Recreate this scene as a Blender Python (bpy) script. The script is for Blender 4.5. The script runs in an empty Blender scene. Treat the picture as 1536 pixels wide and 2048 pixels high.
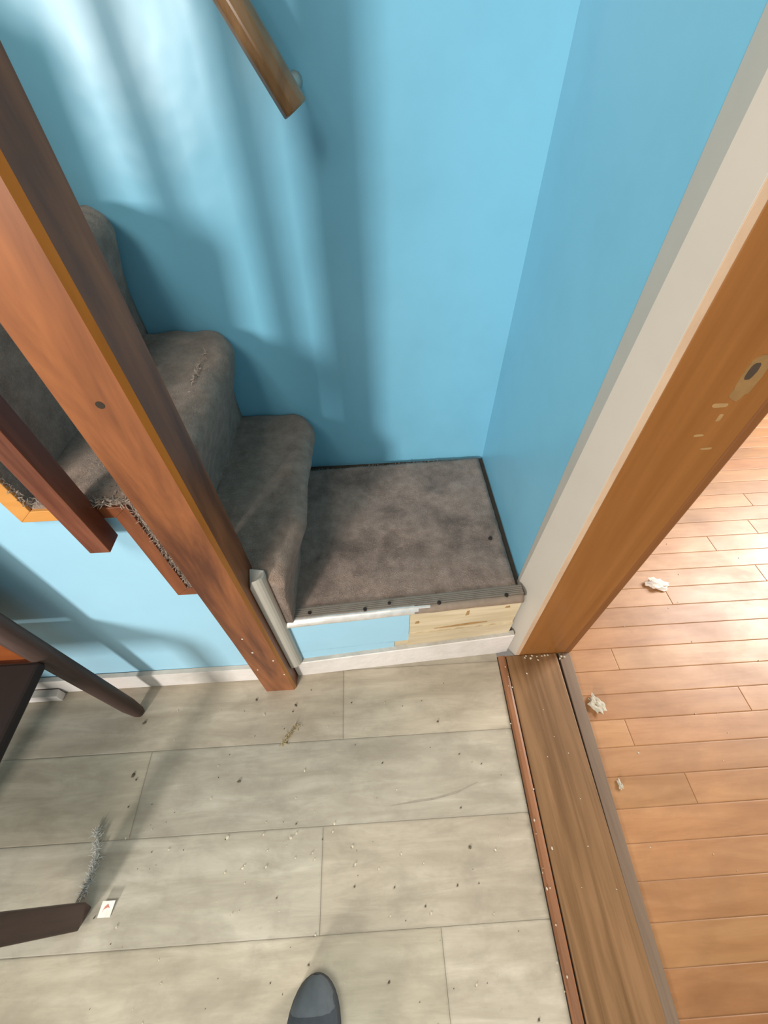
import bpy, bmesh, math, random
from mathutils import Vector, Matrix, noise
random.seed(7)
S = bpy.context.scene
COL = S.collection

# ------------------------------------------------------------------ camera
H = 1.15
cd = bpy.data.cameras.new('camera'); cam = bpy.data.objects.new('camera', cd); COL.objects.link(cam)
cd.sensor_fit = 'HORIZONTAL'; cd.sensor_width = 36.0; cd.lens = 36.0 * 830.0 / 1536.0
cd.clip_start = 0.02
r = Vector((0.9984, -0.05339, -0.01884)); u = Vector((0.05287, 0.76047, 0.64722)); f = Vector((0.02023, 0.64718, -0.76207))
m = Matrix(((r.x, u.x, -f.x, 0), (r.y, u.y, -f.y, 0), (r.z, u.z, -f.z, H), (0, 0, 0, 1)))
cam.matrix_world = m
S.camera = cam

# ------------------------------------------------------------------ light
W = bpy.data.worlds.new('world'); S.world = W; W.use_nodes = True
bg = W.node_tree.nodes['Background']; bg.inputs[0].default_value = (1.0, 0.90, 0.79, 1); bg.inputs[1].default_value = 0.24

def area(name, loc, target, sx, sy, power, col):
    l = bpy.data.lights.new(name, 'AREA'); l.shape = 'RECTANGLE'; l.size = sx; l.size_y = sy; l.energy = power; l.color = col
    o = bpy.data.objects.new(name, l); COL.objects.link(o); o.location = loc
    o.rotation_euler = (Vector(target) - Vector(loc)).to_track_quat('-Z', 'Y').to_euler()
    return o
area('window_light', (-1.74, -2.80, 1.26), (-0.3, 0.6, 0.55), 0.34, 0.50, 104, (1.0, 0.97, 0.92))      # window low behind the stair foot
area('ceiling_light', (-0.75, -0.75, 2.35), (-0.35, 0.2, 0.0), 0.7, 0.7, 27, (1.0, 0.95, 0.85))            # ceiling lamp of the grey room
area('next_room_window', (2.95, 1.42, 1.75), (1.2, 0.6, 0.0), 0.9, 1.2, 135, (1.0, 0.97, 0.92))        # window of the room with the wood floor

S.view_settings.view_transform = 'Standard'; S.view_settings.look = 'None'
S.view_settings.gamma = 1; S.view_settings.use_curve_mapping = False
S.view_settings.exposure = 0.0

# ------------------------------------------------------------------ materials
def new_mat(name):
    mt = bpy.data.materials.new(name); mt.use_nodes = True
    nt = mt.node_tree
    return mt, nt, nt.nodes['Principled BSDF']
def N(nt, t, **kw):
    n = nt.nodes.new(t)
    for k, v in kw.items():
        if k in n.inputs: n.inputs[k].default_value = v
        else: setattr(n, k, v)
    return n
def coords(nt, scale=(1, 1, 1), rot=(0, 0, 0)):
    tc = N(nt, 'ShaderNodeTexCoord'); mp = N(nt, 'ShaderNodeMapping')
    mp.inputs['Scale'].default_value = scale; mp.inputs['Rotation'].default_value = rot
    nt.links.new(tc.outputs['Object'], mp.inputs['Vector']); return mp.outputs[0]
def ramp(nt, src, stops):
    rp = N(nt, 'ShaderNodeValToRGB'); e = rp.color_ramp.elements
    while len(e) < len(stops): e.new(0.5)
    for i, (p, c) in enumerate(stops): e[i].position = p; e[i].color = (*c, 1) if len(c) == 3 else c
    nt.links.new(src, rp.inputs[0]); return rp.outputs[0]
def mix(nt, a, b, fac, mode='MIX'):
    mx = N(nt, 'ShaderNodeMix', data_type='RGBA', blend_type=mode)
    def put(sock, v):
        if isinstance(v, (tuple, list)): sock.default_value = (*v, 1)
        elif isinstance(v, float): sock.default_value = v
        else: nt.links.new(v, sock)
    put(mx.inputs[0], fac); put(mx.inputs[6], a); put(mx.inputs[7], b); return mx.outputs[2]
def bump(nt, bs, src, strength, dist):
    b = N(nt, 'ShaderNodeBump'); b.inputs['Strength'].default_value = strength; b.inputs['Distance'].default_value = dist
    nt.links.new(src, b.inputs['Height']); nt.links.new(b.outputs[0], bs.inputs['Normal'])
def noise_fac(nt, scale, detail=4, rough=0.55, vec=None, dist=0.0):
    n = N(nt, 'ShaderNodeTexNoise'); n.inputs['Scale'].default_value = scale; n.inputs['Detail'].default_value = detail
    n.inputs['Roughness'].default_value = rough; n.inputs['Distortion'].default_value = dist
    if vec is not None: nt.links.new(vec, n.inputs['Vector'])
    return n.outputs['Fac']

def paint(name, c, rough=0.35, dirt=0.12, bmp=0.25, dirtcol=None, bscale=9):
    mt, nt, bs = new_mat(name); v = coords(nt)
    n1 = noise_fac(nt, 5, 5, 0.6, v); d = dirtcol or tuple(x * 0.75 for x in c)
    c1 = mix(nt, c, d, ramp(nt, n1, [(0.45, (0, 0, 0)), (0.8, (dirt,) * 3)]))
    nt.links.new(c1, bs.inputs['Base Color']); bs.inputs['Roughness'].default_value = rough
    bump(nt, bs, noise_fac(nt, bscale, 3, 0.5, v), bmp, 0.01); return mt
def wood(name, dark, light, axis, rough=0.35, stretch=0.07, scale=22, coat=0.0, knots=0.0, contrast=(0.35, 0.65), attr=None):
    mt, nt, bs = new_mat(name); sc = [1, 1, 1]; sc[axis] = stretch
    v = coords(nt, sc)
    n1 = noise_fac(nt, scale, 6, 0.6, v, 0.6); n2 = noise_fac(nt, 4, 3, 0.5, coords(nt, [1.0 if i != axis else 0.5 for i in range(3)]))
    c = ramp(nt, n1, [(contrast[0], dark), (contrast[1], light)])
    c = mix(nt, c, tuple(x * 0.55 for x in dark), ramp(nt, n2, [(0.5, (0, 0, 0)), (0.75, (0.45,) * 3)]))
    if knots:
        vo = N(nt, 'ShaderNodeTexVoronoi'); vo.inputs['Scale'].default_value = 5.0
        ks = [1, 1, 1]; ks[axis] = 0.7; nt.links.new(coords(nt, ks), vo.inputs['Vector'])
        c = mix(nt, c, (0.035, 0.012, 0.006), ramp(nt, vo.outputs['Distance'], [(0.03, (knots,) * 3), (0.10, (0, 0, 0))]))
    if attr:
        at = N(nt, 'ShaderNodeAttribute', attribute_name=attr)
        c = mix(nt, c, at.outputs['Color'], 1.0, 'MULTIPLY')
    nt.links.new(c, bs.inputs['Base Color']); bs.inputs['Roughness'].default_value = rough
    bs.inputs['Coat Weight'].default_value = coat; bs.inputs['Coat Roughness'].default_value = 0.2; bs.inputs['Specular IOR Level'].default_value = 0.32
    bump(nt, bs, n1, 0.15, 0.002); return mt
def carpet(name, dark, light, patches=0.5, pscale=5.0, fade=None):
    mt, nt, bs = new_mat(name); v = coords(nt)
    fine = noise_fac(nt, 330, 3, 0.7, v); mid = noise_fac(nt, 42, 5, 0.65, v); big = noise_fac(nt, pscale, 4, 0.6, v, 0.4)
    c = ramp(nt, mid, [(0.3, dark), (0.72, light)])
    c = mix(nt, c, tuple(x * 0.42 for x in dark), ramp(nt, big, [(0.48, (0, 0, 0)), (0.68, (patches,) * 3)]))
    c = mix(nt, c, tuple(min(1, x * 1.7) for x in light), ramp(nt, fine, [(0.55, (0, 0, 0)), (0.75, (0.5,) * 3)]))
    nt.links.new(c, bs.inputs['Base Color']); bs.inputs['Roughness'].default_value = 0.95
    bs.inputs['Sheen Weight'].default_value = 0.15
    ad = N(nt, 'ShaderNodeMath', operation='ADD'); nt.links.new(fine, ad.inputs[0]); nt.links.new(mid, ad.inputs[1])
    bump(nt, bs, ad.outputs[0], 0.9, 0.004); return mt
def plain(name, c, rough=0.5, metal=0.0):
    mt, nt, bs = new_mat(name)
    n1 = noise_fac(nt, 60, 4, 0.6, coords(nt))
    nt.links.new(mix(nt, c, tuple(x * 0.7 for x in c), ramp(nt, n1, [(0.4, (0, 0, 0)), (0.7, (0.6,) * 3)])), bs.inputs['Base Color'])
    bs.inputs['Roughness'].default_value = rough; bs.inputs['Metallic'].default_value = metal
    bump(nt, bs, n1, 0.2, 0.001); return mt

M = {}
M['blue'] = paint('blue_paint', (0.215, 0.535, 0.715), 0.31, 0.35, 0.35, bscale=5)
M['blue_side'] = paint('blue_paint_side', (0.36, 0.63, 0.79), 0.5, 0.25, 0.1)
M['white'] = paint('white_paint', (0.80, 0.74, 0.70), 0.45, 0.7, 0.25, (0.42, 0.38, 0.32), 40)
M['white_dusty'] = paint('white_paint_dusty', (0.50, 0.47, 0.42), 0.6, 0.9, 0.3, (0.25, 0.22, 0.18), 60)
M['cream'] = paint('cream_paint', (0.53, 0.485, 0.42), 0.5, 0.25, 0.12, None, 12)
M['chip'] = paint('chipped_edge', (0.62, 0.44, 0.30), 0.5, 0.6, 0.2, (0.40, 0.22, 0.12), 30)
M['post'] = wood('varnished_red_wood', (0.10, 0.030, 0.012), (0.37, 0.125, 0.040), 2, 0.42, 0.16, 13, 0.1, 0.9, (0.36, 0.62))
M['post_edge'] = wood('worn_orange_edge', (0.22, 0.075, 0.010), (0.42, 0.16, 0.02), 2, 0.4, 0.1, 20, 0.3)
M['baluster'] = wood('varnished_dark_wood', (0.09, 0.024, 0.012), (0.25, 0.085, 0.045), 2, 0.42, 0.09, 25, 0.12)
M['skirt'] = wood('varnished_trim_wood', (0.13, 0.035, 0.012), (0.25, 0.075, 0.025), 2, 0.45, 0.2, 20, 0.3)
M['skirt_orange'] = wood('orange_trim_wood', (0.60, 0.25, 0.06), (0.75, 0.36, 0.10), 0, 0.4, 0.2, 20, 0.2)
M['rail'] = wood('brown_rail_wood', (0.20, 0.105, 0.045), (0.36, 0.20, 0.09), 2, 0.3, 0.3, 30, 0.5)
M['jamb'] = wood('stained_jamb_wood', (0.25, 0.095, 0.022), (0.34, 0.14, 0.038), 2, 0.42, 0.06, 16, 0.25)
M['jamb_dark'] = wood('stained_stop_wood', (0.17, 0.062, 0.020), (0.25, 0.10, 0.032), 2, 0.45, 0.06, 16, 0.2)
M['raw'] = wood('bare_pine', (0.58, 0.46, 0.29), (0.76, 0.64, 0.45), 0, 0.7, 0.08, 40)
M['raw_mark'] = plain('bare_pine_mark', (0.42, 0.25, 0.10), 0.7)
M['thresh'] = wood('oak_threshold', (0.15, 0.076, 0.030), (0.27, 0.145, 0.066), 1, 0.45, 0.05, 45)
M['thresh_edge'] = wood('red_threshold_edge', (0.17, 0.075, 0.035), (0.33, 0.145, 0.070), 1, 0.4, 0.05, 30)
M['thresh_grey'] = wood('greybrown_strip', (0.135, 0.088, 0.058), (0.21, 0.145, 0.10), 1, 0.5, 0.05, 30)
M['gap'] = plain('dark_gap', (0.035, 0.022, 0.012), 0.9)
M['gap_brown'] = plain('dark_gap_brown', (0.07, 0.045, 0.03), 0.9)
M['carpet'] = carpet('stair_carpet', (0.235, 0.158, 0.118), (0.42, 0.295, 0.228), 0.35, 6)
M['landing'] = carpet('landing_carpet', (0.245, 0.165, 0.128), (0.43, 0.305, 0.245), 0.8, 9)
M['fray'] = plain('frayed_carpet_fibre', (0.36, 0.28, 0.225), 0.95)
M['alu'] = plain('worn_aluminium', (0.88, 0.84, 0.80), 0.36, 0.55)
M['alu_top'] = plain('dirty_aluminium', (0.30, 0.25, 0.205), 0.6, 0.25)
M['alu_worn'] = plain('brown_worn_metal', (0.33, 0.25, 0.19), 0.5, 0.2)
M['nail'] = plain('dark_nail', (0.045, 0.03, 0.025), 0.5, 0.4)
M['chair'] = wood('chair_red_wood', (0.10, 0.022, 0.010), (0.19, 0.05, 0.02), 2, 0.4, 0.1, 20, 0.3)
M['chair_back'] = wood('chair_panel_wood', (0.20, 0.045, 0.010), (0.30, 0.08, 0.018), 0, 0.4, 0.1, 20, 0.3)
M['chair_leg'] = wood('chair_leg_wood', (0.045, 0.026, 0.020), (0.085, 0.048, 0.037), 2, 0.5, 0.1, 25)
M['seat'] = plain('dark_seat', (0.014, 0.006, 0.004), 0.85)
M['shoe'] = plain('charcoal_knit', (0.045, 0.055, 0.065), 0.9)
M['shoe_toe'] = plain('charcoal_toe', (0.085, 0.10, 0.11), 0.8)
M['shoe_inner'] = plain('shoe_lining', (0.012, 0.016, 0.02), 0.9)
M['rubber'] = plain('black_rubber', (0.03, 0.035, 0.04), 0.7)
M['paper'] = plain('white_paper', (0.85, 0.78, 0.70), 0.8)
M['plaster'] = plain('plaster_chip', (0.55, 0.50, 0.40), 0.9)
M['fluff'] = plain('grey_fluff', (0.58, 0.57, 0.52), 1.0)
M['straw'] = plain('straw_debris', (0.45, 0.36, 0.20), 0.9)
M['red'] = plain('faded_red_print', (0.55, 0.20, 0.15), 0.7)
M['brass'] = plain('brass_plate', (0.46, 0.29, 0.12), 0.45, 0.5)
M['crumb_d'] = plain('dark_crumb', (0.12, 0.095, 0.06), 0.9)
M['crumb_l'] = plain('pale_crumb', (0.62, 0.55, 0.42), 0.9)
def plank_mat(name, base, lo, hi, axis_scale, rough, streak, patch, coat=0.0):
    mt, nt, bs = new_mat(name)
    at = N(nt, 'ShaderNodeAttribute', attribute_name='tone')
    v = coords(nt, axis_scale)
    n1 = noise_fac(nt, streak, 7, 0.65, v, 0.5); n2 = noise_fac(nt, patch, 5, 0.65, coords(nt, (1, 1.6, 1)), 0.3)
    c = ramp(nt, n1, [(0.32, lo), (0.52, base), (0.72, hi)])
    c = mix(nt, c, tuple(x * 0.72 for x in lo), ramp(nt, n2, [(0.45, (0, 0, 0)), (0.75, (0.6,) * 3)]))
    c = mix(nt, c, at.outputs['Color'], 1.0, 'MULTIPLY')
    nt.links.new(c, bs.inputs['Base Color']); bs.inputs['Coat Weight'].default_value = coat
    nt.links.new(ramp(nt, n2, [(0.3, (rough,) * 3), (0.8, (min(1, rough + 0.15),) * 3)]), bs.inputs['Roughness'])
    bump(nt, bs, n1, 0.12, 0.001); return mt
M['grey_plank'] = plank_mat('grey_vinyl_plank', (0.44, 0.385, 0.30), (0.35, 0.30, 0.23), (0.56, 0.50, 0.405), (0.16, 1, 1), 0.5, 26, 9)
M['wood_plank'] = plank_mat('orange_laminate', (0.42, 0.205, 0.086), (0.35, 0.160, 0.062), (0.49, 0.255, 0.115), (0.12, 1, 1), 0.36, 30, 5)

# ------------------------------------------------------------------ helpers (all geometry in world coordinates)
def wloc(p):
    v = Vector((0, 0, 0))
    while p is not None: v += p.location; p = p.parent
    return v
def obj(name, bm, mats, parent=None, smooth=False, bevel=0.0, seg=2):
    me = bpy.data.meshes.new(name)
    bmesh.ops.recalc_face_normals(bm, faces=bm.faces)
    if parent is not None: bmesh.ops.translate(bm, verts=bm.verts, vec=-wloc(parent))
    for fc in bm.faces: fc.smooth = smooth
    bm.to_mesh(me); bm.free()
    for mt in (mats if isinstance(mats, (list, tuple)) else [mats]): me.materials.append(M[mt])
    o = bpy.data.objects.new(name, me); COL.objects.link(o)
    if parent is not None: o.parent = parent
    if bevel:
        b = o.modifiers.new('bevel', 'BEVEL'); b.width = bevel; b.segments = seg; b.limit_method = 'ANGLE'; b.angle_limit = 0.6
    return o
def struct(o): o['kind'] = 'structure'; return o
def tag(o, label, cat, group=None, kind=None):
    o['label'] = label; o['category'] = cat
    if group: o['group'] = group
    if kind: o['kind'] = kind
    return o
def thing(name, loc, label, cat, group=None):
    o = bpy.data.objects.new(name, None); COL.objects.link(o); o.location = loc; o.empty_display_size = 0.05
    return tag(o, label, cat, group)
def box(bm, a, b, mi=0):
    x0, y0, z0 = a; x1, y1, z1 = b
    v = [bm.verts.new(p) for p in ((x0, y0, z0), (x1, y0, z0), (x1, y1, z0), (x0, y1, z0), (x0, y0, z1), (x1, y0, z1), (x1, y1, z1), (x0, y1, z1))]
    fs = [bm.faces.new([v[i] for i in q]) for q in ((0, 3, 2, 1), (4, 5, 6, 7), (0, 1, 5, 4), (1, 2, 6, 5), (2, 3, 7, 6), (3, 0, 4, 7))]
    for q in fs: q.material_index = mi
    return fs
def prism(bm, poly, d, mi=0):
    """poly = list of 3D points, d = extrusion vector"""
    a = [bm.verts.new(p) for p in poly]; b = [bm.verts.new(Vector(p) + Vector(d)) for p in poly]
    n = len(poly); fs = [bm.faces.new(a), bm.faces.new(b[::-1])]
    for i in range(n): fs.append(bm.faces.new((a[i], b[i], b[(i + 1) % n], a[(i + 1) % n])))
    for q in fs: q.material_index = mi
    return fs
def tube(bm, pts, radii, n=12, squash=1.0, cap=True, rot=0.0):
    rings = []
    pts = [Vector(p) for p in pts]
    for i, p in enumerate(pts):
        t = (pts[min(i + 1, len(pts) - 1)] - pts[max(i - 1, 0)]).normalized()
        a = t.cross(Vector((0, 1, 0)) if abs(t.y) < 0.9 else Vector((1, 0, 0))).normalized(); b = t.cross(a)
        rings.append([bm.verts.new(p + (a * math.cos(rot + 2 * math.pi * k / n) + b * math.sin(rot + 2 * math.pi * k / n) * squash) * radii[i]) for k in range(n)])
    for i in range(len(rings) - 1):
        for k in range(n): bm.faces.new((rings[i][k], rings[i][(k + 1) % n], rings[i + 1][(k + 1) % n], rings[i + 1][k]))
    if cap: bm.faces.new(rings[0][::-1]); bm.faces.new(rings[-1])
def blob(bm, c, s, amp=0.3, sub=2, seed=0, rz=0):
    g = bmesh.ops.create_icosphere(bm, subdivisions=sub, radius=1.0)
    R = Matrix.Rotation(rz, 3, 'Z')
    for v in g['verts']:
        n = v.co.normalized(); k = 1 + amp * noise.noise(n * 1.9 + Vector((seed * 3.1, seed, 0)))
        v.co = R @ Vector((n.x * s[0] * k, n.y * s[1] * k, n.z * s[2] * k)) + Vector(c)

# ------------------------------------------------------------------ setting
YW = 0.415      # face of the wall under the stairs
YB = 0.93       # back wall
XR = 0.333      # blue right wall of the stairwell
def planks(name, rows, x0, x1, gap, mat, ztop, tones, jitter, edge=0.004, shade=(0.80, 0.88, 0.95)):
    bm = bmesh.new(); lay = None
    cols = []
    for (ya, yb, joints) in rows:
        xs = [x0] + sorted(j for j in joints if x0 < j < x1) + [x1]
        for i in range(len(xs) - 1):
            t = random.choice(tones); j = [1 + random.uniform(-jitter, jitter) for _ in range(3)]
            tc_ = tuple(a * b for a, b in zip(t, (j[0], (j[0] + j[1]) / 2, (j[0] + j[2]) / 2)))
            lv = []
            for (q, z_) in ((0, ztop - 0.006), (0, ztop - 0.0005), (edge * 0.4, ztop - 0.0001), (edge, ztop)):
                g_ = gap + q; lv.append([bm.verts.new(p) for p in ((xs[i] + g_, ya + g_, z_), (xs[i + 1] - g_, ya + g_, z_), (xs[i + 1] - g_, yb - g_, z_), (xs[i] + g_, yb - g_, z_))])
            for li in range(3):
                for q in range(4): bm.faces.new((lv[li][q], lv[li][(q + 1) % 4], lv[li + 1][(q + 1) % 4], lv[li + 1][q]))
                cols += [tuple(a * shade[li] for a in tc_)] * 4
            bm.faces.new(lv[3]); cols.append(tc_)
    fs = box(bm, (x0, rows[0][0], ztop - 0.05), (x1, rows[-1][1], ztop - 0.0012), 1); cols += [(0.8, 0.8, 0.8)] * 6
    me = bpy.data.meshes.new(name)
    bmesh.ops.recalc_face_normals(bm, faces=bm.faces)
    bm.to_mesh(me); bm.free(); me.materials.append(M[mat[0]]); me.materials.append(M[mat[1]])
    at = me.attributes.new('tone', 'FLOAT_COLOR', 'FACE')
    for i, c in enumerate(cols): at.data[i].color = (*c, 1)
    o = bpy.data.objects.new(name, me); COL.objects.link(o); return struct(o)
grey_rows = [(-1.30, -0.955, []), (-0.955, -0.785, [-0.5, 0.1]), (-0.785, -0.615, [-0.8, -0.1]), (-0.615, -0.445, [-0.4, 0.2]), (-0.445, -0.272, [-0.9, -0.2]),
             (-0.272, -0.098, [-1.0, 0.085]), (-0.098, 0.073, [-1.3, -0.153]), (0.073, 0.244, [-1.5, -0.58]), (0.244, 0.414, [-1.4, -0.11]), (0.414, 0.47, [])]
M['seam'] = plain('plank_seam', (0.33, 0.29, 0.22), 0.8); M['seam_brown'] = plain('laminate_seam', (0.42, 0.22, 0.10), 0.6)
planks('floor', grey_rows, -2.3, 0.318, 0.0004, ('grey_plank', 'seam'), 0.0, [(1, 1, 1), (0.90, 0.90, 0.91), (1.05, 1.04, 1.02), (0.97, 0.95, 0.92)], 0.02)
rows = []; y = -1.3245; k = 0
while y < 2.6:
    rows.append((y, y + 0.0605, [0.45 + 0.19 * ((k * 7) % 5) + i * 0.8 + 0.05 * ((k * 3) % 4) for i in range(5)])); y += 0.0605; k += 1
planks('floor', rows, 0.47, 3.4, 0.0005, ('wood_plank', 'seam_brown'), 0.0, [(1, 1, 1), (0.86, 0.84, 0.80), (1.08, 1.10, 1.14), (0.93, 0.92, 0.92), (1.0, 1.04, 1.10), (0.90, 0.86, 0.80)], 0.04, 0.002, (0.92, 0.95, 0.98))

bm = bmesh.new(); box(bm, (-2.3, YB, -0.05), (0.53, YB + 0.1, 2.6)); struct(obj('wall_back', bm, 'blue'))
bm = bmesh.new(); box(bm, (XR, 0.4975, -0.05), (0.502, YB, 2.6)); struct(obj('wall_right', bm, 'blue'))
bm = bmesh.new(); box(bm, (-2.3, -1.3, 2.6), (3.4, 2.6, 2.68)); struct(obj('ceiling', bm, 'cream'))
bm = bmesh.new(); box(bm, (XR, -1.3, -0.05), (0.502, -0.42, 2.6)); struct(obj('wall_right', bm, 'blue'))
# wall under the stairs, its top cut like the steps
RX = [-0.20, -0.348, -0.487, -0.627, -0.767]      # riser faces
TZ = [0.495, 0.725, 0.955, 1.185, 1.415]          # tread tops
poly = [(-0.25, YW, -0.02)]
zz = 0.475; poly.append((-0.25, YW, zz))
poly += [(RX[1] - 0.012, YW, zz), (RX[1] - 0.012, YW, 0.703), (RX[2] - 0.012, YW, 0.703), (RX[2] - 0.012, YW, 0.933), (RX[3] - 0.012, YW, 0.933),
         (RX[3] - 0.012, YW, 1.163), (RX[4] - 0.012, YW, 1.163), (RX[4] - 0.012, YW, 1.393), (-1.3, YW, 1.393), (-1.3, YW, -0.02)]
bm = bmesh.new(); prism(bm, poly, (0, 0.03, 0)); struct(obj('wall_side', bm, 'blue_side'))
# baseboards: sloping dusty top edge and white face
def board(name, p0, p1, h, th, ledge=0.004, mats=('white', 'white_dusty')):
    """front bottom line p0->p1 (x,y); body goes back (+y) by th"""
    bm = bmesh.new()
    prof = [(0, 0, 0), (0, th, 0), (0, th, h + ledge), (0, 0.002, h)]
    a = [bm.verts.new((p0[0], p0[1] + q[1], q[2])) for q in prof]; b = [bm.verts.new((p1[0], p1[1] + q[1], q[2])) for q in prof]
    for i in range(4):
        fc = bm.faces.new((a[i], b[i], b[(i + 1) % 4], a[(i + 1) % 4])); fc.material_index = 1 if i == 2 else 0
    bm.faces.new(a); bm.faces.new(b[::-1])
    return obj(name, bm, mats, None, False, 0.0012)
struct(board('baseboard_side', (-1.30, 0.3985), (-0.314, 0.402), 0.076, 0.013))
struct(board('baseboard_corner', (-1.35, 0.380), (-0.857, 0.378), 0.030, 0.020))

# door opening to the next room: white casing, stained jamb, stop and threshold
def upright(sec0, sec1, z0, z1):
    bm = bmesh.new(); a = [bm.verts.new((p[0], p[1], z0)) for p in sec0]; b = [bm.verts.new((p[0], p[1], z1)) for p in sec1]
    bm.faces.new(a); bm.faces.new(b[::-1])
    for q in range(len(a)): bm.faces.new((a[q], b[q], b[(q + 1) % len(a)], a[(q + 1) % len(a)]))
    return bm
xe = lambda z: 0.366 - 0.020 * z                                      # the jamb leans a little
cas = lambda z: [(0.3275, 0.4985), (xe(z) - 0.001, 0.4245), (xe(z), 0.4240), (xe(z), 0.46), (0.3345, 0.4985)]
struct(obj('trim_1', upright(cas(0), cas(2.1), 0, 2.1), 'cream', None, False, 0.002))
d1 = bpy.data.objects.new('door_1', None); COL.objects.link(d1); d1.location = (0.45, 0.43, 0); struct(d1)
jb = lambda z: [(xe(z) + 0.011, 0.4240), (xe(z) + 0.011, 0.446), (0.505, 0.446), (0.505, 0.4240)]
obj('jamb', upright(jb(0), jb(2.1), 0.004, 2.1), 'jamb', d1, False, 0.002)
je = lambda z: [(xe(z), 0.4242), (xe(z), 0.446), (xe(z) + 0.0115, 0.446), (xe(z) + 0.0115, 0.4236)]
obj('jamb_edge', upright(je(0), je(2.1), 0.004, 2.1), 'chip', d1, False, 0.001)
bm = bmesh.new(); prism(bm, [(0.503, 0.423, 0.004), (0.503, 0.93, 0.004), (0.522, 0.93, 0.004), (0.522, 0.423, 0.004)], (0, 0, 2.1)); obj('jamb_corner', bm, 'jamb_dark', d1, False, 0.004)
# chiselled latch recess with a worn brass plate, and a few nicks, in the jamb face
def flat_patch(cx, cz, w, h, y, n=14, seed=0, th=0.002, amp=0.25):
    bm = bmesh.new(); pts = []
    for k in range(n):
        a = 2 * math.pi * k / n; q = 1 + amp * noise.noise(Vector((math.cos(a) * 1.5 + seed, math.sin(a) * 1.5, seed)))
        c, s = math.cos(a), math.sin(a)
        e = 0.6; pts.append((cx + w * q * math.copysign(abs(c) ** e, c), y, cz + h * q * math.copysign(abs(s) ** e, s)))
    prism(bm, pts, (0, th, 0)); return bm
st = obj('strike_recess', flat_patch(0.459, 0.866, 0.0125, 0.030, 0.4230, 22, seed=2, amp=0.4), 'brass', d1)
obj('latch_hole', flat_patch(0.456, 0.874, 0.0055, 0.010, 0.4225, seed=5), 'gap_brown', d1)
for i, (cx, cz, w, h) in enumerate([(0.447, 0.826, 0.010, 0.0035), (0.446, 0.777, 0.007, 0.002), (0.472, 0.752, 0.008, 0.002), (0.458, 0.806, 0.003, 0.006)]):
    obj('nick', flat_patch(cx, cz, w, h, 0.4236, seed=i + 9, th=0.0012), 'raw_mark', d1)

TY0, TY1 = -0.95, 0.424
def strip(bm, x0, x1, z0, z1, lean0=0.0, lean1=0.0, mi=0, y1=TY1):
    """board along Y; x at y1 / shifted by lean at TY0"""
    a = [(x0, y1), (x1, y1), (x1 + lean1, TY0), (x0 + lean0, TY0)]
    prism(bm, [(p[0], p[1], z0) for p in a], (0, 0, z1 - z0), mi)
t2 = bpy.data.objects.new('trim_2', None); COL.objects.link(t2); t2.location = (0.41, 0.42, 0); struct(t2)
bm = bmesh.new(); strip(bm, 0.316, 0.519, -0.02, 0.0012, -0.04, -0.07); obj('bed', bm, 'gap', t2)
bm = bmesh.new(); prism(bm, [(0.318, TY1, 0), (0.318, TY1, 0.004), (0.323, TY1, 0.008), (0.332, TY1, 0.0095), (0.337, TY1, 0.008), (0.337, TY1, 0)], (-0.04, TY0 - TY1, 0)); obj('edge_moulding', bm, 'thresh_edge', t2)
bm = bmesh.new(); strip(bm, 0.3400, 0.480, 0, 0.009, -0.038, -0.038); obj('board', bm, 'thresh', t2, False, 0.0025)
bm = bmesh.new(); strip(bm, 0.4875, 0.519, 0, 0.0065, -0.060, -0.070); obj('outer_strip', bm, 'thresh_grey', t2, False, 0.0015)

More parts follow.
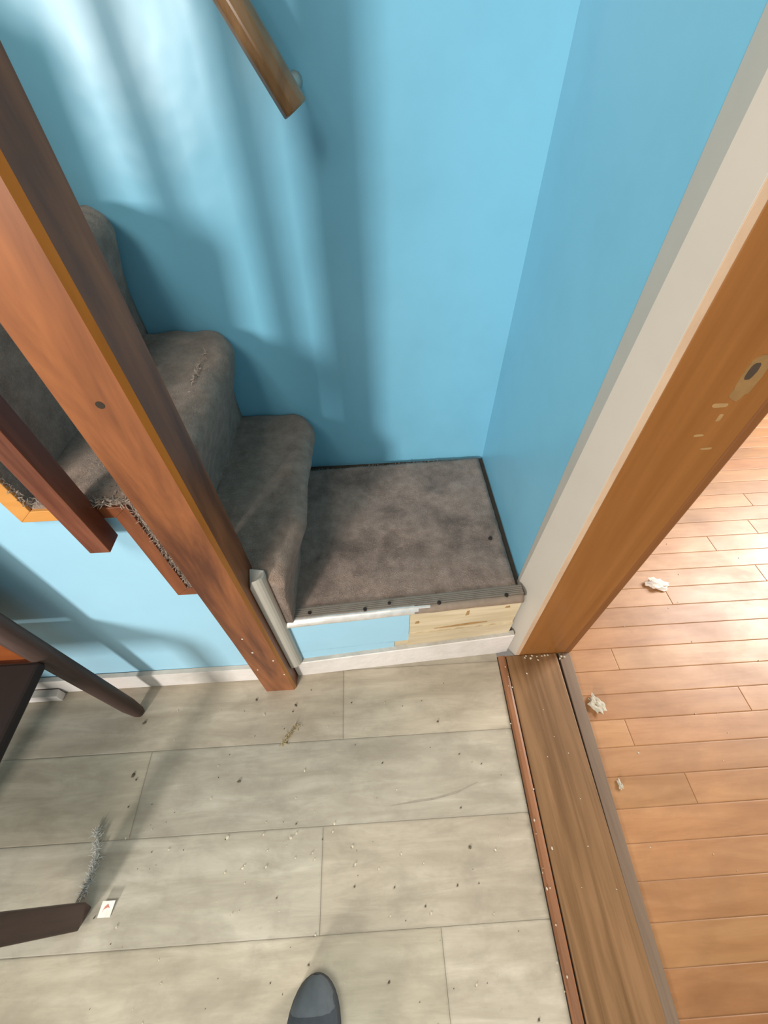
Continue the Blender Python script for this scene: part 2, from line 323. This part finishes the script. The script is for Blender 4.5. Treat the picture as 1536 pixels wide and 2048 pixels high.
# ------------------------------------------------------------------ staircase
ST = thing('staircase', (-0.2, 0.6, 0), 'steep staircase with worn grey-brown carpet climbing beside the blue wall', 'staircase')
ZL = 0.30
def fy(x): return 0.406 + (x + 0.235) * (0.033 / 0.592) + 0.013       # face of the first riser, slightly askew
def step(i):
    """carpeted step i: waterfall riser, rolled nosing, tread"""
    bm = bmesh.new()
    rx, tz = RX[i], TZ[i]; zb = ZL if i == 0 else TZ[i - 1]; xb = RX[i + 1] - 0.01 if i + 1 < len(RX) else rx - 0.14
    NY = 44; yf = 0.416 if i == 0 else 0.408; ys = [yf + (0.926 - yf) * k / NY for k in range(NY + 1)]
    rings = []
    for y in ys:
        t = (y - yf) / (0.926 - yf)
        end = min(1, t / 0.05) ** 0.5; endb = min(1, (1 - t) / 0.10) ** 0.6
        ov = (0.050 if i == 0 else 0.058) * (0.35 + 0.65 * min(1, t / 0.28)) * (0.35 + 0.65 * endb) + 0.004 * math.sin(t * 9 + i)
        drop = 0.012 * (1 - endb) + 0.010 * (1 - end)
        prof = []
        foot = rx + 0.006 + 0.003 * math.sin(t * 7 + i * 2)
        top = tz - drop + 0.004 * math.sin(t * 6.0 + i)
        rr = 0.032                                                  # rolled nosing radius
        nx = rx + ov
        prof.append((foot, zb - 0.02)); prof.append((foot, zb + 0.0))
        hh = top - zb
        for q in (0.15, 0.3, 0.45, 0.6): prof.append((foot + (nx - 0.004 - foot) * (q / 0.75) ** 1.6, zb + hh * q))
        for a in range(-30, 91, 15):
            an = math.radians(a); prof.append((nx - rr + rr * math.cos(an), top - rr + rr * math.sin(an)))
        x_ = nx - rr
        n2 = 9
        for q in range(1, n2 + 1): prof.append((x_ + (xb - x_) * q / n2, top - 0.002 * math.sin(q)))
        ring = []
        for (px, pz) in prof:
            d = noise.noise(Vector((px * 60, y * 60, pz * 60))) * 0.0016 + noise.noise(Vector((px * 14, y * 14, pz * 14 + i * 9))) * 0.004
            ring.append(bm.verts.new((px + d, y, pz + d)))
        ring.append(bm.verts.new((xb, y, tz - 0.035))); ring.append(bm.verts.new((rx - 0.010, y, tz - 0.035))); ring.append(bm.verts.new((rx - 0.010, y, zb - 0.02)))
        rings.append(ring)
    for k in range(NY):
        for j in range(len(rings[0])):
            j2 = (j + 1) % len(rings[0]); bm.faces.new((rings[k][j], rings[k + 1][j], rings[k + 1][j2], rings[k][j2]))
    bm.faces.new(rings[0][::-1]); bm.faces.new(rings[-1])
    return obj('step', bm, 'carpet', ST, True)
steps = [step(i) for i in range(5)]
# frayed fibres
def fibres(bm, c, spread, n, ln, rad, dirn=(0, -1, 0), seed=1):
    rnd = random.Random(seed)
    for _ in range(n):
        p = Vector(c) + Vector([rnd.uniform(-s, s) for s in spread])
        d = (Vector(dirn) + Vector([rnd.uniform(-1, 1) for _ in range(3)])).normalized()
        l = ln * rnd.uniform(0.4, 1.2); d2 = (d + Vector([rnd.uniform(-0.8, 0.8) for _ in range(3)])).normalized()
        tube(bm, [p, p + d * l * 0.5, p + d * l * 0.5 + d2 * l * 0.5], [rad, rad, rad * 0.5], 4)
bm = bmesh.new()
for k in range(26):
    z = 0.50 + k * 0.0085; fibres(bm, (-0.3425, 0.406, z), (0.003, 0.004, 0.005), 10, 0.010, 0.0008, (0.3, -1, 0.2), 20 + k)
for k in range(11): fibres(bm, (-0.345 - k * 0.006, 0.408, 0.725), (0.005, 0.006, 0.003), 12, 0.011, 0.0009, (0.1, -0.8, 0.6), 60 + k)
for k in range(7): fibres(bm, (-0.435 - k * 0.007, 0.412, 0.73), (0.005, 0.006, 0.003), 9, 0.010, 0.0009, (0.1, -0.8, 0.4), 80 + k)
for k in range(26):
    z = 0.735 + k * 0.0085; fibres(bm, (-0.482, 0.407, z), (0.003, 0.004, 0.005), 6, 0.008, 0.0008, (0.3, -1, 0.2), 120 + k)
o = obj('frayed_edge', bm, 'fray', ST); o['kind'] = 'stuff'; o['label'] = 'pale frayed carpet fibres along the open side of the steps'
# worn pile standing up on the treads
bm = bmesh.new(); rnd = random.Random(3)
for (cx, cy, cz, sx, sy, n) in [(0.02, 0.52, 0.30, 0.09, 0.03, 90), (-0.09, 0.48, 0.30, 0.04, 0.02, 30), (-0.385, 0.50, 0.737, 0.05, 0.06, 170), (-0.37, 0.44, 0.737, 0.035, 0.02, 130), (-0.27, 0.75, 0.735, 0.015, 0.05, 50), (-0.205, 0.62, 0.505, 0.03, 0.04, 60)]:
    for _ in range(n):
        x, y = rnd.gauss(cx, sx * 0.6), rnd.gauss(cy, sy * 0.6)
        i = 0 if cz < 0.6 else 1
        if cz < 0.4: z = 0.2995
        else: x = min(max(x, RX[i + 1] + 0.008), RX[i] + 0.02); z = TZ[i] - 0.001
        fibres(bm, (x, max(y, 0.412 if cz > 0.4 else 0.455), z), (0.001, 0.001, 0.001), 1, 0.009 if cz > 0.4 else 0.005, 0.0009, (0.2, -0.3, 0.8), rnd.randint(0, 99999))
o = obj('raised_pile', bm, 'fray', ST); o['kind'] = 'stuff'

# sawtooth skirt trim on the open side: one piece per run
def skirt(pts, mat, th=0.012, y=0.403):
    bm = bmesh.new(); prism(bm, [(p[0], y, p[1]) for p in pts], (0, th + 0.006, 0)); return obj('skirt_trim', bm, mat, ST, False, 0.001)
w = 0.026
skirt([(-0.376, 0.467), (-0.31, 0.467), (-0.31, 0.488), (-0.376 + w, 0.488)], 'skirt')
skirt([(-0.376, 0.467), (-0.376 + w, 0.488), (-0.376 + w, 0.700), (-0.376 + w, 0.716), (-0.376, 0.694)], 'skirt')
skirt([(-0.51, 0.694), (-0.405, 0.694), (-0.405, 0.716), (-0.51 + w, 0.716)], 'skirt_orange')
skirt([(-0.405, 0.694), (-0.376, 0.694), (-0.376 + w, 0.716), (-0.405, 0.716)], 'skirt')
skirt([(-0.51, 0.694), (-0.51 + w, 0.716), (-0.51 + w, 0.946), (-0.51, 0.924)], 'skirt_orange')
skirt([(-0.65, 0.924), (-0.51, 0.924), (-0.51 + w, 0.946), (-0.65 + w, 0.946)], 'skirt_orange')
skirt([(-0.65, 0.924), (-0.65 + w, 0.946), (-0.65 + w, 1.176), (-0.65, 1.154)], 'skirt_orange')

# landing: dark bed, carpet square, metal nosing, painted and bare riser boards
bm = bmesh.new(); prism(bm, [(-0.23, fy(-0.23) + 0.004, 0), (XR, fy(XR) + 0.004, 0), (XR, YB, 0), (-0.23, YB, 0)], (0, 0, 0.284)); obj('landing_bed', bm, 'gap_brown', ST)
bm = bmesh.new()
nx_, ny_ = 60, 52; x0, x1 = -0.215, 0.3175
grid = []
for j in range(ny_ + 1):
    row = []
    for i in range(nx_ + 1):
        x = x0 + (x1 - x0) * i / nx_; ya = fy(x) + 0.022; yb = 0.899 + 0.019 * (x - x0) / (x1 - x0); y = ya + (yb - ya) * j / ny_
        e = min(i, nx_ - i, j, ny_ - j)
        z = ZL + 0.0035 * noise.noise(Vector((x * 11, y * 11, 0))) + 0.0012 * noise.noise(Vector((x * 70, y * 70, 3))) - (0.003 if e == 0 else 0)
        if i == nx_: x += 0.002 * noise.noise(Vector((0, y * 50, 1)))
        if j == ny_: y += 0.004 * noise.noise(Vector((x * 40, 0, 1)))
        row.append(bm.verts.new((x, y, z)))
    grid.append(row)
for j in range(ny_):
    for i in range(nx_): bm.faces.new((grid[j][i], grid[j][i + 1], grid[j + 1][i + 1], grid[j + 1][i]))
ed = [e for e in bm.edges if e.is_boundary]; g = bmesh.ops.extrude_edge_only(bm, edges=ed)
for v in [q for q in g['geom'] if isinstance(q, bmesh.types.BMVert)]: v.co.z = 0.283
obj('landing_carpet', bm, 'landing', ST, True)
# ragged fringe of backing threads at the far edge
bm = bmesh.new()
for k in range(60):
    x = -0.19 + k * 0.0085; fibres(bm, (x, 0.900 + 0.019 * (x + 0.2) / 0.52, 0.296), (0.004, 0.001, 0.002), 3, 0.006, 0.0006, (0, 1, -0.2), 300 + k)
fr = obj('edge_threads', bm, 'fray', ST); fr['kind'] = 'stuff'
# nosing: flat grooved flange and rolled front lip
xa, xb_ = -0.212, 0.327
def along(prof, xa, xb, name, mats, parent, zfun=None, n=30, smooth=True, mi=None):
    bm = bmesh.new(); rings = []
    for k in range(n + 1):
        x = xa + (xb - xa) * k / n
        rings.append([bm.verts.new((x, fy(x) + q[0], q[1] + (zfun(x, q) if zfun else 0))) for q in prof])
    m_ = len(prof)
    for k in range(n):
        for j in range(m_):
            fc = bm.faces.new((rings[k][j], rings[k + 1][j], rings[k + 1][(j + 1) % m_], rings[k][(j + 1) % m_]))
            if mi: fc.material_index = mi(j, rings[k][j].co.x)
    bm.faces.new(rings[0][::-1]); bm.faces.new(rings[-1])
    return obj(name, bm, mats, parent, smooth)
wob = lambda x, q: 0.0007 * math.sin(x * 38) + 0.0003 * math.sin(x * 90)
lip = [(-0.001, 0.281), (-0.0085, 0.283), (-0.0105, 0.288), (-0.0095, 0.296), (-0.005, 0.3015), (0.001, 0.3035), (0.004, 0.303), (0.004, 0.281)]
nos = along(lip, xa, xb_, 'metal_nosing', ['alu', 'alu_worn'], ST, wob, 60, True, lambda j, x: 1 if x > 0.085 + 0.02 * math.sin(j * 2.0) else 0)
nos['label'] = 'shiny bent aluminium edge strip along the landing front'
fl = [(0.003, 0.298)]
for g_ in range(5):
    y0_ = 0.004 + g_ * 0.0045; fl += [(y0_, 0.3045), (y0_ + 0.0028, 0.3045), (y0_ + 0.0033, 0.3030), (y0_ + 0.0040, 0.3030)]
fl += [(0.0275, 0.303), (0.0275, 0.298)]
flange = along(fl, xa, xb_, 'nosing_flange', ['alu_top'], ST, None, 30, False)
for (x, y) in [(-0.158, 0.436), (-0.035, 0.437), (0.132, 0.443), (0.287, 0.452), (0.286, 0.614), (0.02, 0.448)]:
    bm = bmesh.new(); tube(bm, [(x, y, 0.301), (x, y, 0.3062)], [0.0052 if x != 0.02 else 0.003, 0.0040], 10); obj('nail', bm, 'nail', flange)
# riser boards
def riser(name, xa, xb, z0, z1, off, mat, th=0.008, wav=0.0):
    bm = bmesh.new(); n = 24; rings = []
    for k in range(n + 1):
        x = xa + (xb - xa) * k / n; wv = wav * noise.noise(Vector((x * 60, 0, z0)))
        rings.append([bm.verts.new((x, fy(x) + off, z0 + wv)), bm.verts.new((x, fy(x) + off, z1 + wv * 0.5)), bm.verts.new((x, fy(x) + off + th, z1)), bm.verts.new((x, fy(x) + off + th, z0))])
    for k in range(n):
        for j in range(4): bm.faces.new((rings[k][j], rings[k + 1][j], rings[k + 1][(j + 1) % 4], rings[k][(j + 1) % 4]))
    bm.faces.new(rings[0]); bm.faces.new(rings[-1][::-1])
    return obj(name, bm, mat, ST)
riser('riser_board', -0.235, 0.331, 0.0, 0.2835, 0.0005, 'raw', 0.012)
pb = riser('painted_panel', -0.212, 0.066, 0.130, 0.272, -0.0018, 'blue_side', 0.003, 0.004); pb['label'] = 'blue painted patch left on the riser board'
riser('painted_panel', -0.234, 0.030, 0.080, 0.131, -0.0018, 'blue_side', 0.003, 0.004)
riser('bare_ledge', 0.066, 0.331, 0.100, 0.166, -0.0035, 'raw', 0.006, 0.010)
bm = bmesh.new()
cp = [(0.130, 0.178), (0.165, 0.182), (0.200, 0.187), (0.228, 0.188), (0.262, 0.185), (0.225, 0.180), (0.190, 0.178)]
prism(bm, [(p[0], fy(p[0]) - 0.0012, p[1]) for p in cp], (0, 0.003, 0)); obj('crack', bm, 'raw_mark', ST)
for (x, z, w_, h_) in [(0.205, 0.243, 0.004, 0.012), (0.085, 0.222, 0.005, 0.006), (0.30, 0.252, 0.006, 0.004)]:
    bm = bmesh.new(); prism(bm, [(x - w_, fy(x) - 0.0008, z - h_), (x + w_, fy(x) - 0.0008, z - h_ * 0.7), (x + w_ * 0.7, fy(x) - 0.0008, z + h_), (x - w_ * 0.6, fy(x) - 0.0008, z + h_ * 0.8)], (0, 0.002, 0)); obj('wood_mark', bm, 'raw_mark', ST)
# white baseboard of the landing front
bm = bmesh.new(); A = [(-0.234, 0.4065), (0.345, 0.4375)]
n = 20; rings = []
for k in range(n + 1):
    t = k / n; x = A[0][0] + (A[1][0] - A[0][0]) * t; y = A[0][1] + (A[1][1] - A[0][1]) * t; h = 0.084 + 0.026 * t
    wv = 0.0025 * noise.noise(Vector((x * 30, 0, 0)))
    rings.append([bm.verts.new(p) for p in ((x, y, 0), (x, y, h - 0.002), (x, y + 0.002, h), (x, y + 0.0135, h + 0.003 + wv), (x, y + 0.0135, 0))])
for k in range(n):
    for j in range(5):
        fc = bm.faces.new((rings[k][j], rings[k + 1][j], rings[k + 1][(j + 1) % 5], rings[k][(j + 1) % 5])); fc.material_index = 1 if j == 2 else 0
bm.faces.new(rings[0][::-1]); bm.faces.new(rings[-1])
struct(obj('baseboard_front', bm, ('white', 'white_dusty')))
# upright white moulding beside the newel post
bm = bmesh.new(); pr = []
for k in range(7):
    a = math.radians(-90 + k * 15 * 1.0); pr.append((-0.236 + 0.0 + 0.024 * math.cos(math.radians(90 - k * 15)), 0.404 + 0.016 * (1 - math.sin(math.radians(90 - k * 15)))))
pr = [(-0.236, 0.3940)] + [(-0.236 + 0.027 * math.sin(math.radians(a)), 0.3940 + 0.020 * (1 - math.cos(math.radians(a)))) for a in range(20, 91, 14)] + [(-0.210, 0.424), (-0.236, 0.424)]
a = [bm.verts.new((p[0], p[1], 0.088)) for p in pr]; b = [bm.verts.new((p[0], p[1], 0.512 - (0.024 if k < 1 else 0.0) - 0.6 * (max(0, p[0] + 0.222)))) for k, p in enumerate(pr)]
bm.faces.new(a); bm.faces.new(b[::-1])
for i in range(len(pr)): bm.faces.new((a[i], b[i], b[(i + 1) % len(pr)], a[(i + 1) % len(pr)]))
q = obj('quarter_round', bm, 'cream', ST, True, 0.002); q['label'] = 'short white rounded moulding upright beside the post'
for p_ in q.data.polygons: p_.use_smooth = False

# ------------------------------------------------------------------ newel post
NP = thing('newel_post', (-0.275, 0.404, 0), 'thick square red-brown wooden newel post standing on the grey floor at the stair foot', 'post')
bm = bmesh.new()
x0, x1, y0, y1 = -0.3135, -0.2365, 0.370, 0.438; c = 0.006
sec = [(x0 + 0.002, y0), (x1 - c, y0), (x1, y0 + c), (x1, y1), (x0, y1), (x0, y0 + 0.002)]
zs = [0.0, 0.3, 0.6, 0.9, 1.2, 1.56]
rings = [[bm.verts.new((p[0] - (0.004 if z < 0.01 and p[0] < -0.3 else 0), p[1], z)) for p in sec] for z in zs]
for k in range(len(zs) - 1):
    for j in range(6):
        fc = bm.faces.new((rings[k][j], rings[k][(j + 1) % 6], rings[k + 1][(j + 1) % 6], rings[k + 1][j])); fc.material_index = 1 if j == 1 else 0
bm.faces.new(rings[0][::-1]); bm.faces.new(rings[-1]); obj('shaft', bm, ['post', 'post_edge'], NP)
bm = bmesh.new(); box(bm, (x0 - 0.012, y0 - 0.012, 1.56), (x1 + 0.012, y1 + 0.012, 1.59)); obj('cap', bm, 'post', NP, False, 0.006)
bm = bmesh.new(); tube(bm, [(-0.273, 0.3697, 0.905), (-0.273, 0.3712, 0.905)], [0.0045, 0.004], 12); obj('nail_hole', bm, 'gap', NP)
for (x, z, r_) in [(-0.288, 0.335, 0.0022), (-0.286, 0.262, 0.0028), (-0.252, 0.21, 0.0022), (-0.245, 0.12, 0.002), (-0.30, 0.16, 0.0018)]:
    bm = bmesh.new(); blob(bm, (x, 0.3695, z), (r_, 0.0012, r_ * 1.2), 0.4, 1, int(z * 100)); obj('paint_speck', bm, 'paper', NP)

# balusters and the sloping rail above
def baluster(x, z0, z1, label):
    o = thing('baluster', (x, 0.39, z0), label, 'baluster', 'balusters of the stair side')
    bm = bmesh.new(); box(bm, (x - 0.015, 0.370, z0), (x + 0.015, 0.4025, z1)); obj('shaft', bm, 'baluster', o, False, 0.0015)
    return o
baluster(-0.406, 0.655, 1.61, 'slim square dark red baluster fixed to the blue side wall left of the thick post')
baluster(-0.546, 0.885, 1.84, 'slim square dark red baluster one step higher up the stairs')
baluster(-0.690, 1.115, 2.07, 'slim square dark red baluster highest up the stairs')
bm = bmesh.new(); dx = -0.62; sl = 1.64
prism(bm, [(-0.315, 0.36, 1.467), (-0.315, 0.36, 1.53), (-0.315 + dx, 0.36, 1.53 - dx * sl), (-0.315 + dx, 0.36, 1.467 - dx * sl)], (0, 0.055, 0))
tag(obj('stair_rail', bm, 'post', None, False, 0.008), 'red-brown rail sloping up over the balusters from the newel post', 'railing')

# wall handrail
HR = thing('handrail', (-0.09, 0.868, 1.07), 'brown wooden handrail sloping down the blue back wall and ending in mid wall', 'handrail')
pa, pb_ = Vector((-0.086, 0.852, 1.070)), Vector((-0.086 - 0.60, 0.852, 1.070 + 0.60 * 1.62))
bm = bmesh.new(); tube(bm, [pa, pa.lerp(pb_, 0.5), pb_], [0.021, 0.021, 0.021], 10, 1.0, True, math.radians(18)); obj('rail', bm, 'rail', HR, False, 0.003)
bm = bmesh.new(); pm = pa + (pb_ - pa).normalized() * 0.025
tube(bm, [pm + Vector((0.004, 0.004, 0)), (pm.x + 0.010, 0.885, pm.z + 0.004), (pm.x + 0.010, 0.920, pm.z + 0.004), (pm.x + 0.010, 0.9305, pm.z + 0.004)], [0.007, 0.008, 0.008, 0.012], 12); obj('bracket', bm, 'cream', HR, True)

# ------------------------------------------------------------------ chair at the left edge
CH = thing('wooden_chair', (-0.82, 0.15, 0), 'dark red wooden chair with solid back standing against the blue wall', 'chair')
def leg(x, y, z1, name='leg', r0=0.011, r1=0.021):
    bm = bmesh.new(); tube(bm, [(x, y, 0.0), (x, y, 0.012), (x, y, 0.07), (x, y, z1)], [r0, r0 + 0.003, r1 * 0.86, r1], 12, 1.0, True, math.radians(15)); obj(name, bm, 'chair_leg', CH, True)
leg(-0.640, 0.336, 0.93); leg(-1.00, 0.336, 0.93)
def sqleg(x, y, z1):
    bm = bmesh.new(); h = 0.0205
    lo = [(x - h, y - h * 0.9, 0), (x + h * 0.35, y - h * 0.6, 0), (x + h * 0.9, y + h * 0.6, 0), (x - h, y + h, 0)]
    up = [(x - h, y - h, 0.03), (x + h, y - h, 0.03), (x + h, y + h, 0.03), (x - h, y + h, 0.03)]; tp = [(p[0], p[1], z1) for p in up]
    R_ = [[bm.verts.new(p) for p in s_] for s_ in (lo, up, tp)]
    for k in range(2):
        for j in range(4): bm.faces.new((R_[k][j], R_[k][(j + 1) % 4], R_[k + 1][(j + 1) % 4], R_[k + 1][j]))
    bm.faces.new(R_[0][::-1]); bm.faces.new(R_[2]); obj('leg', bm, 'chair_leg', CH, False, 0.003)
sqleg(-0.635, -0.045, 0.385); sqleg(-1.00, -0.045, 0.385)
bm = bmesh.new(); box(bm, (-1.02, -0.075, 0.383), (-0.628, 0.318, 0.405)); obj('seat', bm, 'seat', CH, False, 0.006)
bm = bmesh.new(); box(bm, (-1.00, 0.322, 0.405), (-0.655, 0.345, 0.90)); obj('backrest', bm, 'chair_back', CH, False, 0.004)
bm = bmesh.new(); box(bm, (-0.99, 0.325, 0.345), (-0.655, 0.343, 0.383)); obj('apron', bm, 'chair', CH, False, 0.002)

# ------------------------------------------------------------------ shoe of the photographer
SH = thing('shoe', (-0.154, -0.28, 0), 'charcoal trainer, only its rounded toe showing on the grey floor', 'shoe')
def shoe_half_width(t): return 0.049 * (1 - (1 - min(1, t / 0.34)) ** 2.4) ** 0.5 * (1 - 0.16 * math.sin(math.pi * min(1, max(0, (t - 0.3) / 0.6)))) * (1 if t < 0.85 else (1 - ((t - 0.85) / 0.15) ** 2 * 0.45))
def shoe_ring(bm, t, z0, top, L=0.27, w=1.0, n=16, floor_flat=True):
    y = -0.146 - t * L; cx = -0.154 - 0.006 * math.sin(t * 3); hw = max(0.004, shoe_half_width(t) * w); R_ = []
    for k in range(n):
        a = 2 * math.pi * k / n; c_, s_ = math.cos(a), math.sin(a)
        z = z0 + (top - z0) * (max(0, s_) ** 0.8); R_.append(bm.verts.new((cx + hw * (abs(c_) ** 0.7) * (1 if c_ > 0 else -1), y, z)))
    return R_
def loft(name, ts, z0, topf, w, mat):
    bm = bmesh.new(); rs = [shoe_ring(bm, t, z0, topf(t), 0.27, w) for t in ts]
    for a_, b_ in zip(rs, rs[1:]):
        for k in range(16): bm.faces.new((a_[k], a_[(k + 1) % 16], b_[(k + 1) % 16], b_[k]))
    bm.faces.new(rs[0]); bm.faces.new(rs[-1][::-1]); return obj(name, bm, mat, SH, True)
ts = [0, 0.008, 0.025, 0.05, 0.08, 0.12, 0.17, 0.23, 0.3, 0.38, 0.46, 0.55, 0.64, 0.73, 0.82, 0.9, 0.96, 1.0]
loft('sole', ts, 0.0, lambda t: 0.019, 1.03, 'rubber')
loft('toe_cap', [0.004, 0.012, 0.03, 0.055, 0.09, 0.14, 0.2, 0.27], 0.015, lambda t: 0.026 + 0.036 * (1 - math.exp(-t * 14)), 0.97, 'shoe_toe')
loft('upper', [0.09, 0.12, 0.17, 0.23, 0.3, 0.38, 0.46, 0.55, 0.64, 0.73, 0.82, 0.9, 0.96, 0.99], 0.016, lambda t: 0.028 + 0.045 * (1 - math.exp(-(t - 0.04) * 9)) + 0.03 * max(0, t - 0.35), 0.975, 'shoe')
bm = bmesh.new(); tube(bm, [(-0.157, -0.355, 0.085), (-0.157, -0.360, 0.100)], [0.034, 0.036], 16); obj('collar', bm, 'shoe_inner', SH, True)
for k in range(4):
    y = -0.245 - k * 0.022; z = 0.074 + k * 0.006
    bm = bmesh.new(); tube(bm, [(-0.178, y, z - 0.006), (-0.157, y - 0.004, z + 0.004), (-0.136, y, z - 0.006)], [0.0025] * 3, 6); obj('lace', bm, 'shoe_toe', SH, True)

# ------------------------------------------------------------------ litter
def crumple(c, s, seed, mat, name, label, cat, amp=0.9, sub=3, rz=0.0):
    bm = bmesh.new(); g = bmesh.ops.create_icosphere(bm, subdivisions=sub, radius=1.0); Rz = Matrix.Rotation(rz, 3, 'Z')
    for v in g['verts']:
        n_ = v.co.normalized(); k = 1 + amp * noise.noise(n_ * 1.7 + Vector((seed, 0, 0))) + 0.35 * noise.noise(n_ * 5 + Vector((0, seed, 0)))
        p = Rz @ Vector((n_.x * s[0] * k, n_.y * s[1] * k, 0)); v.co = Vector((c[0] + p.x, c[1] + p.y, max(0.0006, s[2] * 0.8 + n_.z * s[2] * k)))
    return tag(obj(name, bm, mat, None, False), label, cat)
crumple((0.858, 0.618, 0), (0.031, 0.018, 0.011), 4.4, 'paper', 'paper_scrap', 'crumpled white paper scrap lying alone on the orange wood floor', 'paper', 0.55, 3, -0.25)
crumple((0.541, 0.286, 0), (0.012, 0.018, 0.008), 7.1, 'plaster', 'plaster_chip', 'grey and white plaster crumb on the wood floor beside the threshold strip', 'debris', 1.3, 3, 0.4)
crumple((0.5305, 0.112, 0), (0.004, 0.008, 0.004), 1.7, 'plaster', 'plaster_chip', 'tiny beige crumb against the wood side of the threshold, nearer the camera', 'debris', 1.2)
# fluff: a wisp of fibres
bm = bmesh.new()
for k in range(20):
    t = k / 19; fibres(bm, (-0.655 + 0.012 * math.sin(t * 3) + 0.012 * t, 0.092 - 0.105 * t, 0.004), (0.004, 0.004, 0.002), 14, 0.014, 0.0006, (0.2, 0.2, 0.2), 400 + k)
tag(obj('dust_fluff', bm, 'fluff'), 'long wisp of grey dust fluff on the grey floor near the chair leg', 'dust')
bm = bmesh.new(); bmesh.ops.recalc_face_normals(bm, faces=bm.faces)
for k in range(12):
    t = k / 11; fibres(bm, (-0.263 + 0.035 * t, 0.238 + 0.045 * t, 0.002), (0.004, 0.004, 0.001), 5, 0.012, 0.0008, (0.5, 0.5, 0.1), 500 + k)
tag(obj('straw_wisp', bm, 'straw'), 'short wisp of straw-coloured fibres on the grey floor below the newel post', 'debris')
# small card square with a red shape
CD = thing('small_card', (-0.585, -0.035, 0), 'tiny white square card with a faded red shape on the grey floor', 'card')
def tilt(x, y, w_, d_, z, th, up):
    bm = bmesh.new(); prism(bm, [(x - w_ - 0.003, y - d_, z), (x + w_ - 0.003, y - d_, z), (x + w_ + 0.003, y + d_, z + up), (x - w_ + 0.003, y + d_, z + up)], (0, 0, th)); return bm
obj('card_base', tilt(-0.584, -0.0375, 0.0125, 0.0125, 0.001, 0.0012, 0.007), 'paper', CD)
bm = bmesh.new(); prism(bm, [(-0.5925, -0.0455, 0.0024), (-0.578, -0.0455, 0.0024), (-0.5765, -0.037, 0.0048), (-0.5815, -0.0295, 0.0072), (-0.587, -0.033, 0.0060), (-0.5905, -0.0385, 0.0045)], (0, 0, 0.0010)); obj('red_print', bm, 'red', CD)

# faint scuffs on the grey floor
M['scuff'] = plain('dark_scuff', (0.31, 0.27, 0.21), 0.8)
def scuff(pts, w_):
    bm = bmesh.new(); L_ = [bm.verts.new((p[0], p[1] - w_ * q, 0.0004)) for p, q in zip(pts, (0.15, 0.6, 1, 0.8, 0.15))]; R_ = [bm.verts.new((p[0], p[1] + w_ * q, 0.0004)) for p, q in zip(pts, (0.15, 1, 0.7, 0.9, 0.15))]
    for k in range(4): bm.faces.new((L_[k], L_[k + 1], R_[k + 1], R_[k]))
    obj('scuff', bm, 'scuff', bpy.data.objects['floor'])
scuff([(0.001, 0.102), (0.052, 0.106), (0.10, 0.110), (0.155, 0.119), (0.205, 0.136)], 0.0022)

# scattered crumbs too many to count
def crumbs(name, spots, mat, label):
    bm = bmesh.new()
    for i, (x, y, s, z) in enumerate(spots):
        blob(bm, (x, y, z + s * 0.4), (s * random.uniform(0.7, 1.3), s * random.uniform(0.7, 1.3), s * 0.55), 0.7, 1, i * 0.37, random.uniform(0, 3))
    return tag(obj(name, bm, mat), label, 'debris', None, 'stuff')
rnd = random.Random(11)
sp = [(rnd.uniform(-0.62, 0.28), rnd.uniform(-0.30, 0.38), rnd.choice([0.0008, 0.001, 0.0014, 0.002]), 0) for _ in range(85)] + [(-0.235, 0.33, 0.004, 0), (-0.355, 0.168, 0.004, 0), (-0.61, 0.195, 0.004, 0), (-0.6, 0.185, 0.003, 0), (-0.62, 0.31, 0.004, 0), (0.165, 0.02, 0.003, 0), (0.13, 0.27, 0.0025, 0), (-0.34, 0.35, 0.003, 0), (-0.25, 0.245, 0.003, 0)]
crumbs('crumbs', sp, 'crumb_d', 'dark specks of dirt scattered over the grey plank floor')
sp = [(rnd.uniform(-0.62, 0.28), rnd.uniform(-0.30, 0.38), rnd.choice([0.0008, 0.001, 0.0015, 0.0022]), 0) for _ in range(75)] + [(rnd.gauss(-0.2, 0.12), rnd.gauss(0.03, 0.07), rnd.choice([0.0012, 0.002, 0.003]), 0) for _ in range(30)]
crumbs('crumbs', sp, 'crumb_l', 'pale crumbs scattered over the grey plank floor')
sp = [(rnd.uniform(0.30, 0.34) - 0.03 * (0.42 - y_) , y_, rnd.choice([0.001, 0.0015, 0.002]), 0.009) for y_ in [rnd.uniform(-0.2, 0.4) for _ in range(26)]] + [(rnd.uniform(0.37, 0.46), rnd.uniform(-0.1, 0.41), 0.0012, 0.009) for _ in range(8)] + [(rnd.uniform(0.38, 0.5), rnd.uniform(0.405, 0.422), 0.003, 0.009) for _ in range(12)] + [(0.384, 0.372, 0.003, 0.009), (0.336, 0.008, 0.0025, 0.009)]
crumbs('crumbs', sp, 'crumb_l', 'pale crumbs lying on the oak threshold')
sp = [(rnd.uniform(0.54, 1.3), rnd.uniform(-0.1, 0.8), rnd.choice([0.001, 0.0015, 0.0022]), 0) for _ in range(40)]
crumbs('crumbs', sp, 'crumb_l', 'pale crumbs scattered over the orange wood floor')
